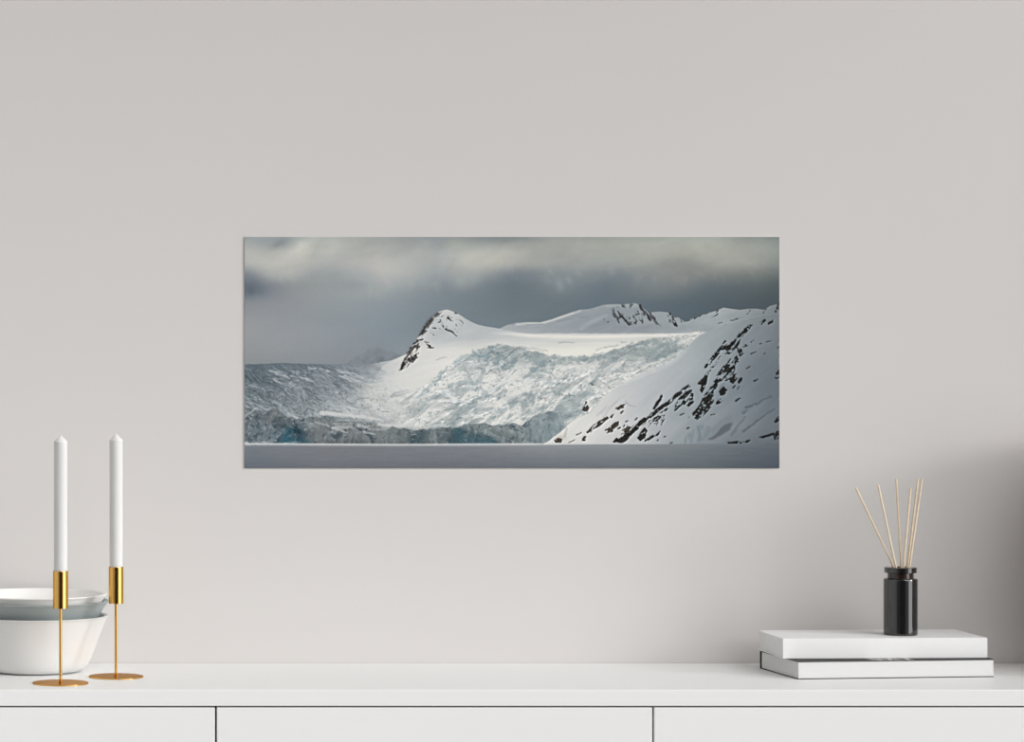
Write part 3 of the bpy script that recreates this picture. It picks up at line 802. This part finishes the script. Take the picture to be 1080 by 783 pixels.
    m = below(top, 1.2, 2.2, 4, 8)
    c = field({432: [(258,122,131,136),(290,120,128,132),(400,150,158,161),(560,150,161,165),(596,150,162,166)],
               446: [(258,112,122,129),(272,110,122,130),(290,114,122,126),(305,112,123,130),(340,122,130,134),(370,135,142,146),(400,150,157,159),(420,138,146,148),(445,128,137,141),(470,128,138,142),(500,130,140,143),(530,140,150,153),(560,140,152,157),(596,138,151,156)],
               456: [(258,110,122,131),(275,108,120,129),(295,104,118,127),(302,76,102,114),(316,68,92,104),(326,104,113,119),(345,118,125,129),(380,124,131,135),(395,130,137,140),(410,122,130,132),(425,116,124,127),(440,104,116,121),(452,110,121,126),(470,122,132,135),(482,88,110,118),(500,112,126,130),(520,128,139,142),(545,134,145,147),(560,132,146,150),(590,128,142,148)],
               466: [(258,132,142,150),(285,124,135,143),(298,78,104,116),(310,74,100,112),(325,82,102,112),(335,108,116,120),(380,108,115,119),(400,112,119,122),(420,112,120,123),(440,82,98,105),(455,108,118,122),(470,112,123,127),(478,80,102,110),(500,88,110,118),(520,84,108,118),(530,118,130,135),(550,140,150,152),(575,118,132,138),(590,122,136,142)]})
    b1 = fbm(9, 7, 4, 81, 62, 1.5)
    gy, gx = np.gradient(b1)
    e = np.clip((gx * -.9 + gy * .7) * k * 1.7, -1.3, 1.3)
    c = c - np.array([9, 10, 11]) * sm(X, 600, 540)[..., None] + (e * 19)[..., None] + (fbm(8, 6, 4, 82, 40) * 11)[..., None]
    lf = sm(X, 600, 520)
    pt = sm(fbm(7, 8, 4, 83, 55, 1.6), .22, .85) * (.45 + .55 * lf)
    c = put(c, pt * .72, (66, 79, 88))
    pt = sm(fbm(3, 3.4, 3, 86, 60, 1.2), .45, 1.0) * (.5 + .5 * lf)
    c = put(c, pt * .65, (58, 71, 80))
    pt = sm(fbm(4, 3, 3, 87, 40, 1.2), .45, 1.0)
    c = put(c, pt * .55, (166, 174, 178))
    snow = sm(fbm(14, 3.5, 4, 84, -6, 1.4), .2, .75) * sm(Y, 460, 446) * sm(X, 318, 340) * sm(X, 545, 500)
    c = put(c, snow * .8, (196, 199, 199))
    img = put(img, m, c)
    tq = [([(297, 467), (300, 456), (303, 450), (307, 452), (305, 460), (312, 467)], (44, 88, 104), .75), ([(305, 456), (308, 450), (313, 449), (317, 453), (318, 458), (311, 458)], (30, 50, 60), .8), ([(312, 466), (316, 458), (320, 462), (326, 465), (330, 467)], (44, 78, 92), .75), ([(269, 449), (272, 445), (274, 450), (272, 452)], (52, 70, 82), .7),
          ([(430, 468), (436, 460), (441, 456), (446, 455), (450, 459), (447, 463), (440, 466)], (64, 86, 94), .6), ([(446, 456), (450, 453), (454, 456), (452, 460)], (62, 84, 93), .7), ([(473, 468), (478, 461), (480, 453), (485, 452), (489, 455), (489, 468)], (56, 88, 99), .75), ([(489, 467), (490, 458), (497, 460), (503, 457), (510, 461), (520, 464), (526, 468)], (64, 92, 102), .65), ([(463, 459), (466, 456), (468, 460), (465, 462)], (80, 106, 116), .7)]
    for p, col, a in tq:
        img = put(img, poly(p, 1.4) * a * .85 * np.clip(.75 + .7 * fbm(3.5, 4.5, 4, 88, 50, 1.4), .1, 1.1), np.array(col, float))
    for p, col, a in (([(284, 442), (287, 432), (293, 431), (296, 436), (294, 443)], (108, 114, 116), .6), ([(320, 466), (326, 456), (332, 447), (338, 446), (346, 452), (352, 466)], (122, 127, 130), .6), ([(398, 467), (402, 457), (410, 452), (422, 452), (430, 458), (430, 466)], (122, 129, 131), .55), ([(455, 466), (456, 456), (462, 454), (474, 456), (476, 460), (470, 467)], (136, 145, 148), .5), ([(506, 455), (514, 452), (526, 460), (534, 467), (524, 464)], (152, 161, 163), .6), ([(552, 460), (558, 448), (572, 437), (588, 436), (594, 444), (584, 458), (572, 466), (556, 467)], (136, 150, 154), .5)):
        img = put(img, poly(p, 1.6) * a * np.clip(.75 + .5 * b1, .2, 1), np.array(col, float))
    for p, w, a in (([(334, 446), (344, 448), (352, 452)], 1.2, .4), ([(352, 452), (366, 456)], 1.3, .5), ([(378, 449), (384, 450), (390, 450)], 1.4, .5), ([(258, 440), (266, 434), (272, 430)], 1.2, .5), ([(352, 447), (368, 447)], .9, .5), ([(384, 456), (396, 458)], 1.0, .6), ([(400, 448), (420, 449), (444, 451)], 1.4, .7), ([(450, 451), (462, 449), (474, 450)], 1.0, .7), ([(262, 430), (276, 432)], 1.0, .3), ([(340, 436), (360, 437), (390, 441), (404, 444)], 2.0, .75), ([(304, 436), (314, 441)], 1.5, .5)):
        img = put(img, stroke(p, w, w * .6, 1.4) * a, (206, 208, 207))
    shadow = stroke([(340, 440), (360, 443), (376, 444), (392, 447)], 1.6, 1.6, 2) * .55
    img = put(img, shadow * np.clip(.6 + .6 * b1, 0, 1), (104, 118, 124))

    rag(.5)
    # ---------------- the right-hand slope
    m = poly([(822, 500), (822, 330.5), (806, 333.5), (790, 336.5), (775, 340), (762, 344), (750, 349), (741, 352.5), (735, 356), (728, 363), (720, 371), (712, 379), (706, 383), (700, 385.5), (690, 389), (676, 395), (664, 402), (654, 407), (645, 412), (638, 418), (631, 426), (626, 432), (620, 437), (610, 440.5), (602, 446), (596, 452), (588, 458), (580, 464), (574, 468), (574, 500)], 1.0)
    c = field({330: [(740,160,167,170),(790,152,160,164),(822,126,134,139)],
               350: [(730,166,173,176),(760,158,166,170),(790,142,151,157),(822,124,133,140)],
               370: [(700,182,187,189),(730,170,177,180),(760,152,160,165),(780,136,146,152),(822,122,132,139)],
               390: [(670,192,196,198),(700,180,185,189),(730,168,175,180),(760,150,158,164),(790,126,136,144),(822,112,122,130)],
               410: [(640,205,207,207),(670,192,195,198),(700,178,183,187),(730,156,164,169),(770,132,142,149),(822,110,120,129)],
               430: [(620,214,215,213),(650,205,206,206),(680,185,189,192),(710,158,166,171),(750,142,151,157),(790,128,138,146),(822,112,122,130)],
               450: [(590,222,222,218),(620,218,218,215),(660,200,201,202),(690,174,178,182),(730,148,156,161),(780,132,142,148),(822,112,122,129)],
               468: [(575,214,214,210),(620,210,211,208),(660,192,194,195),(700,160,167,171),(750,132,140,146),(822,104,113,120)]})
    c = c * (1 - .07 * sm(X, 720, 822))[..., None] + (fbm(60, 7, 4, 91, 42) * 3.5)[..., None]
    img = put(img, m, c)
    img = put(img, stroke([(690, 391), (700, 387), (712, 381), (722, 371)], 2.0, 1.4, 3) * .35, (206, 209, 209))
    img = put(img, stroke([(660, 404), (676, 397), (690, 391)], 2.0, 1.4, 3) * .5, (214, 215, 213))
    for p, a in (([(636, 440), (644, 430), (650, 424)], .3), ([(630, 438), (640, 428)], .25), ([(660, 424), (664, 428), (670, 429)], .5), ([(634, 436), (648, 425), (660, 416)], .2)):
        img = put(img, stroke(p, .8, .5, 1.4) * a, (146, 152, 157))
    rag(.7)
    # soft hollows and bluish ice low on the slope
    img = put(img, poly([(717, 468), (722, 460), (732, 451), (738, 447), (748, 449), (752, 452), (744, 462), (734, 468)], 2) * .35 * np.clip(.8 + fbm(2.6, 9, 3, 93), 0, 1.4), (112, 128, 136))
    img = put(img, stroke([(736, 450), (738, 458), (737, 464)], 1.4, .8, 2) * .45, (98, 118, 128))
    img = put(img, poly([(750, 452), (760, 443), (770, 437), (773, 442), (772, 450), (764, 456), (752, 462)], 2.4) * .3, (112, 122, 132))
    img = put(img, poly([(746, 464), (755, 458), (762, 450), (768, 447), (773, 447), (770, 453), (760, 459), (752, 464)], 1.6) * .65, (84, 88, 94))
    for p, w, a in (([(786, 430), (797, 426)], 1.1, .7), ([(797, 427), (806, 421), (813, 418)], 1.2, .5), ([(784, 436), (788, 433)], 1.3, .5), ([(772, 458), (780, 447), (786, 440)], 1.6, .3), ([(784, 455), (796, 446), (806, 438), (816, 432)], 1.1, .6), ([(760, 410), (764, 405)], 2, .2)):
        img = put(img, stroke(p, w, w * .6, 1.5) * a, (78, 86, 94))

    rag(.35)
    # ---------------- black rock bands of the slope (running up to the right)
    ROCK = np.array([27, 26, 25], float)
    rn = fbm(6.5, 1.7, 4, 101, 47, 1.2)
    rn2 = fbm(2.6, 1.5, 3, 102, 40)
    def band(pts, dens=0.0, soft=.9, a=.95):
        nonlocal img
        mm = poly(pts, soft)
        t = sm(rn * 1.0 + rn2 * .6 + (mm - .5) * .5, -.14 - dens * .8, .18 - dens * .8) * sm(mm, .05, .4)
        img = put(img, t * a, ROCK + (np.clip(rn2, -.4, 1) * 14)[..., None] * np.array([1, .93, .84]))
    B = band
    B([(718, 446), (728, 443), (735, 436), (739, 442), (735, 449), (728, 452), (716, 452), (710, 449)][:0] or [(645, 467), (652, 460), (660, 455), (668, 449), (680, 440), (684, 442), (676, 450), (668, 457), (660, 465), (655, 468)], .25)
    B([(672, 462), (676, 455), (680, 451), (683, 455), (680, 462), (675, 465)], .5)
    B([(680, 464), (690, 458), (697, 454), (694, 459), (686, 463), (680, 466)], .3)
    B([(680, 448), (690, 440), (700, 432), (705, 430), (702, 437), (700, 444), (697, 450), (692, 449), (688, 445), (684, 450)], .0)
    B([(688, 432), (692, 424), (698, 416), (699, 420), (694, 427), (690, 432)], .6)
    B([(680, 442), (690, 433), (702, 424), (714, 414), (727, 405), (729, 408), (718, 417), (706, 426), (696, 433), (686, 441)], .25)
    B([(712, 428), (716, 418), (722, 411), (729, 409), (731, 416), (731, 425), (726, 429), (720, 426), (715, 432), (711, 434)], .25)
    B([(735, 405), (740, 400), (746, 393), (750, 390), (746, 398), (745, 405), (740, 415), (738, 412), (740, 406)], .35)
    B([(751, 405), (756, 396), (762, 387), (770, 379), (777, 375), (780, 380), (776, 386), (774, 392), (770, 400), (764, 402), (758, 403), (753, 408)], .1)
    B([(738, 426), (742, 418), (748, 410), (754, 402), (757, 406), (752, 414), (754, 418), (748, 424), (744, 426)], .2)
    B([(730, 436), (735, 430), (740, 424), (748, 422), (754, 418), (752, 426), (746, 434), (740, 440), (734, 443), (731, 440)], .3)
    B([(758, 413), (763, 408), (767, 411), (764, 416), (760, 418)], .35)
    B([(769, 402), (773, 395), (778, 394), (777, 400), (773, 405)], .35)
    B([(778, 403), (780, 399), (783, 398), (782, 402), (779, 405)], .3)
    B([(754, 423), (758, 420), (763, 421), (760, 425), (755, 427)], .25)
    B([(742, 388), (748, 380), (756, 370), (765, 359), (767, 362), (760, 371), (752, 381), (746, 388)], .1)
    B([(748, 388), (754, 381), (760, 375), (758, 380), (752, 388)], .0)
    B([(756, 372), (764, 366), (772, 362), (782, 357), (778, 366), (772, 369), (766, 374), (764, 369)], -.05)
    B([(764, 374), (770, 367), (777, 363), (775, 368), (769, 374)], .1)
    B([(776, 357), (780, 351), (786, 346), (793, 341), (794, 344), (790, 350), (786, 355), (780, 356)], .25)
    B([(768, 364), (774, 359), (778, 355), (775, 361), (770, 365)], .0)
    B([(800, 341), (806, 337), (808, 338), (803, 343)], .2)
    B([(809, 341), (815, 337), (815, 340), (810, 343)], .4)
    B([(817, 396), (822, 389), (822, 399), (818, 400)], .6)
    B([(816, 445), (821, 439), (823, 442), (818, 446)], .4)
    B([(800, 461), (810, 458), (816, 456), (822, 454), (822, 463), (817, 464), (815, 459), (804, 462)], .45)
    B([(765, 466), (772, 466), (777, 465), (782, 466), (792, 463), (791, 466), (780, 468), (768, 468)], .1)
    B([(776, 365), (781, 368), (785, 373), (780, 377), (776, 374)][:4], -.2)
    # lower-left outliers, brownish
    ROCK = np.array([58, 51, 44], float)
    B([(618, 456), (624, 450), (632, 444), (640, 439), (642, 441), (634, 448), (626, 454), (620, 457)], .35)
    B([(649, 431), (655, 427), (660, 426), (658, 430), (652, 433)], .45)
    B([(643, 440), (648, 436), (645, 441)], .4)
    B([(637, 455), (642, 450), (648, 446), (653, 444), (652, 449), (646, 453), (647, 456), (640, 457)], .3)
    B([(656, 454), (658, 448), (664, 449), (666, 452), (660, 456)], .25)
    B([(613, 465), (616, 460), (619, 461), (617, 465)], .6)
    B([(584, 464), (588, 462), (593, 463), (592, 467), (586, 467)], .6)
    B([(614, 433), (617, 426), (618, 423), (621, 430), (619, 435)], .4)
    ROCK = np.array([40, 38, 37], float)
    rocks([([(608, 459), (613, 456)], .5, .5), ([(600, 467), (606, 464)], .4, .4), ([(655, 436), (657, 434)], .8, .8), ([(670, 443), (672, 441)], .8, .6), ([(660, 445), (662, 444)], .7, .7), ([(652, 452), (654, 451)], .8, .8),
           ([(776, 423), (780, 420)], .9, .9), ([(795, 402), (799, 400)], .8, .7), ([(787, 389), (791, 386.6)], .6, .6), ([(790, 374), (797, 371)], .6, .4), ([(784, 366), (788, 365)], .7, .6), ([(805, 374), (808, 371.6)], .5, .4), ([(725, 452), (727, 451)], .8, .6), ([(750, 438), (754, 437)], .5, .4), ([(717, 438), (721, 436)], .6, .5), ([(773, 409), (775, 407)], .8, .7), ([(778, 410), (779.5, 408)], .8, .5), ([(801, 363), (803, 362.6)], .5, .4), ([(808, 361), (814, 359)], .4, .3), ([(792, 361), (795, 359)], .6, .4), ([(693, 465), (694, 464)], .6, .6), ([(707, 467.5), (709, 467)], .6, .5), ([(700, 461), (702, 460)], .5, .4), ([(786, 364), (787, 366)], .7, .6), ([(726, 440), (727, 439)], .6, .5), ([(820, 367), (822, 366)], .6, .6)], (38, 36, 36), .9)
    img = put(img, spot(592, 462, 5, 3) * .3, (150, 140, 122))
    img = put(img, stroke([(596, 460), (598, 452)], 1.2, .8, 1.5) * .35, (150, 146, 134))

    rag(0)
    # ---------------- sea ice
    sea = below([(258, 470.2), (320, 470), (420, 470), (520, 469.6), (580, 469), (640, 468.6), (822, 467.8)], .8)
    c = field({467: [(258,120,126,134),(340,124,127,133),(480,132,136,141),(580,150,155,159),(660,148,153,157),(740,124,131,136),(822,100,107,114)],
               473: [(258,116,122,130),(340,120,123,129),(480,122,126,132),(580,136,141,146),(660,132,138,142),(740,116,123,128),(822,92,100,109)],
               484: [(258,108,115,124),(340,116,119,126),(480,114,118,125),(580,118,124,130),(660,118,125,130),(740,106,114,120),(822,84,92,102)],
               494: [(258,96,104,114),(340,106,109,116),(480,104,108,116),(580,104,111,118),(660,106,113,119),(740,96,104,110),(822,78,86,97)]})
    c = c + (fbm(18, 1.8, 4, 111) * 2.4)[..., None]
    img = put(img, sea, c)
    sh = np.exp(-((Y - np.interp(xs, [258, 320, 420, 560, 600], [468.4, 468.8, 469.2, 468.6, 467.8])[None, :]) / 1.15) ** 2) * sm(X, 640, 560)
    img = put(img, sh * .9, (206, 208, 208))
    sh = sm(fbm(7, 1.6, 3, 112), -.3, .4) * np.exp(-((Y - 467) / 1.4) ** 2) * sm(X, 330, 300)
    img = put(img, sh * .7, (190, 194, 197))
    sh = np.exp(-((Y - 467.8) / .8) ** 2) * sm(X, 570, 600) * sm(X, 720, 660)
    img = put(img, sh * .5, (198, 200, 201))
    img = put(img, np.exp(-((Y - 470.6) / .9) ** 2) * sm(X, 640, 560) * .35, (150, 154, 159))

    land = sm(Y - np.interp(xs, [258, 400, 430, 470, 520, 600, 660, 700, 822], [382, 380, 368, 326, 342, 325, 318, 326, 318])[None, :], -1, 1)[..., None]
    img = img + (.65 * (img - blur(img, 1.2)) + .2 * (img - blur(img, 5))) * land
    img = img + (fbm(1.6, 1.6, 2, 121) * 1.1)[..., None]
    img = np.clip(img, 0, 255)
    return img.reshape(gh, ss, gw, ss, 3).mean((1, 3)) / 255.0


# ------------------------------------------------------------------ the landscape print on the wall
PRINT_GAIN = 1.0
def print_on_wall():
    img = paint_picture()
    gh, gw, _ = img.shape
    Dp = 4.82 - .002
    a, b = at(PX0, PY1, Dp), at(PX1, PY0, Dp)
    gx, gz = np.meshgrid(np.linspace(a.x, b.x, gw), np.linspace(b.z, a.z, gh))
    n = gw * gh
    co = np.empty((n + 8, 3))
    co[:n, 0], co[:n, 1], co[:n, 2] = gx.ravel(), a.y, gz.ravel()
    yb = -.0005
    ys = a.y + .00002
    co[n:] = [(a.x, ys, a.z), (b.x, ys, a.z), (b.x, ys, b.z), (a.x, ys, b.z), (a.x, yb, a.z), (b.x, yb, a.z), (b.x, yb, b.z), (a.x, yb, b.z)]
    idx = np.arange(n).reshape(gh, gw)
    q = np.stack([idx[:-1, :-1], idx[1:, :-1], idx[1:, 1:], idx[:-1, 1:]], -1).reshape(-1, 4)
    s = n + np.array([(0, 1, 5, 4), (1, 2, 6, 5), (2, 3, 7, 6), (3, 0, 4, 7), (4, 5, 6, 7)])
    q = np.concatenate([q, s])
    me = bpy.data.meshes.new('landscape_print')
    me.vertices.add(len(co)); me.vertices.foreach_set('co', co.ravel())
    me.loops.add(q.size); me.loops.foreach_set('vertex_index', q.ravel().astype(np.int32))
    me.polygons.add(len(q)); me.polygons.foreach_set('loop_start', np.arange(0, q.size, 4).astype(np.int32))
    mi = np.zeros(len(q), np.int32); mi[-5:] = 1
    me.polygons.foreach_set('material_index', mi)
    me.update(calc_edges=True)
    lc = np.where(img <= .04045, img / 12.92, ((img + .055) / 1.055) ** 2.4) * PRINT_GAIN
    ca = np.ones((n + 8, 4), np.float32)
    ca[:n, :3] = lc.reshape(-1, 3)
    at_ = me.color_attributes.new('print_ink', 'FLOAT_COLOR', 'POINT')
    at_.data.foreach_set('color', ca.ravel())
    m = bpy.data.materials.new('printed_paper')
    m.use_nodes = True
    nt = m.node_tree
    bs = nt.nodes['Principled BSDF']
    bs.inputs['Roughness'].default_value = .85
    bs.inputs['Specular IOR Level'].default_value = .1
    an = nt.nodes.new('ShaderNodeVertexColor')
    an.layer_name = 'print_ink'
    nt.links.new(an.outputs['Color'], bs.inputs['Base Color'])
    me.materials.append(m)
    me.materials.append(M_PAPER)
    o = bpy.data.objects.new('landscape_print', me)
    COL.objects.link(o)
    tag(o, 'unframed panoramic print of a snowy mountain and glacier under clouds, on the wall', 'picture')


print_on_wall()
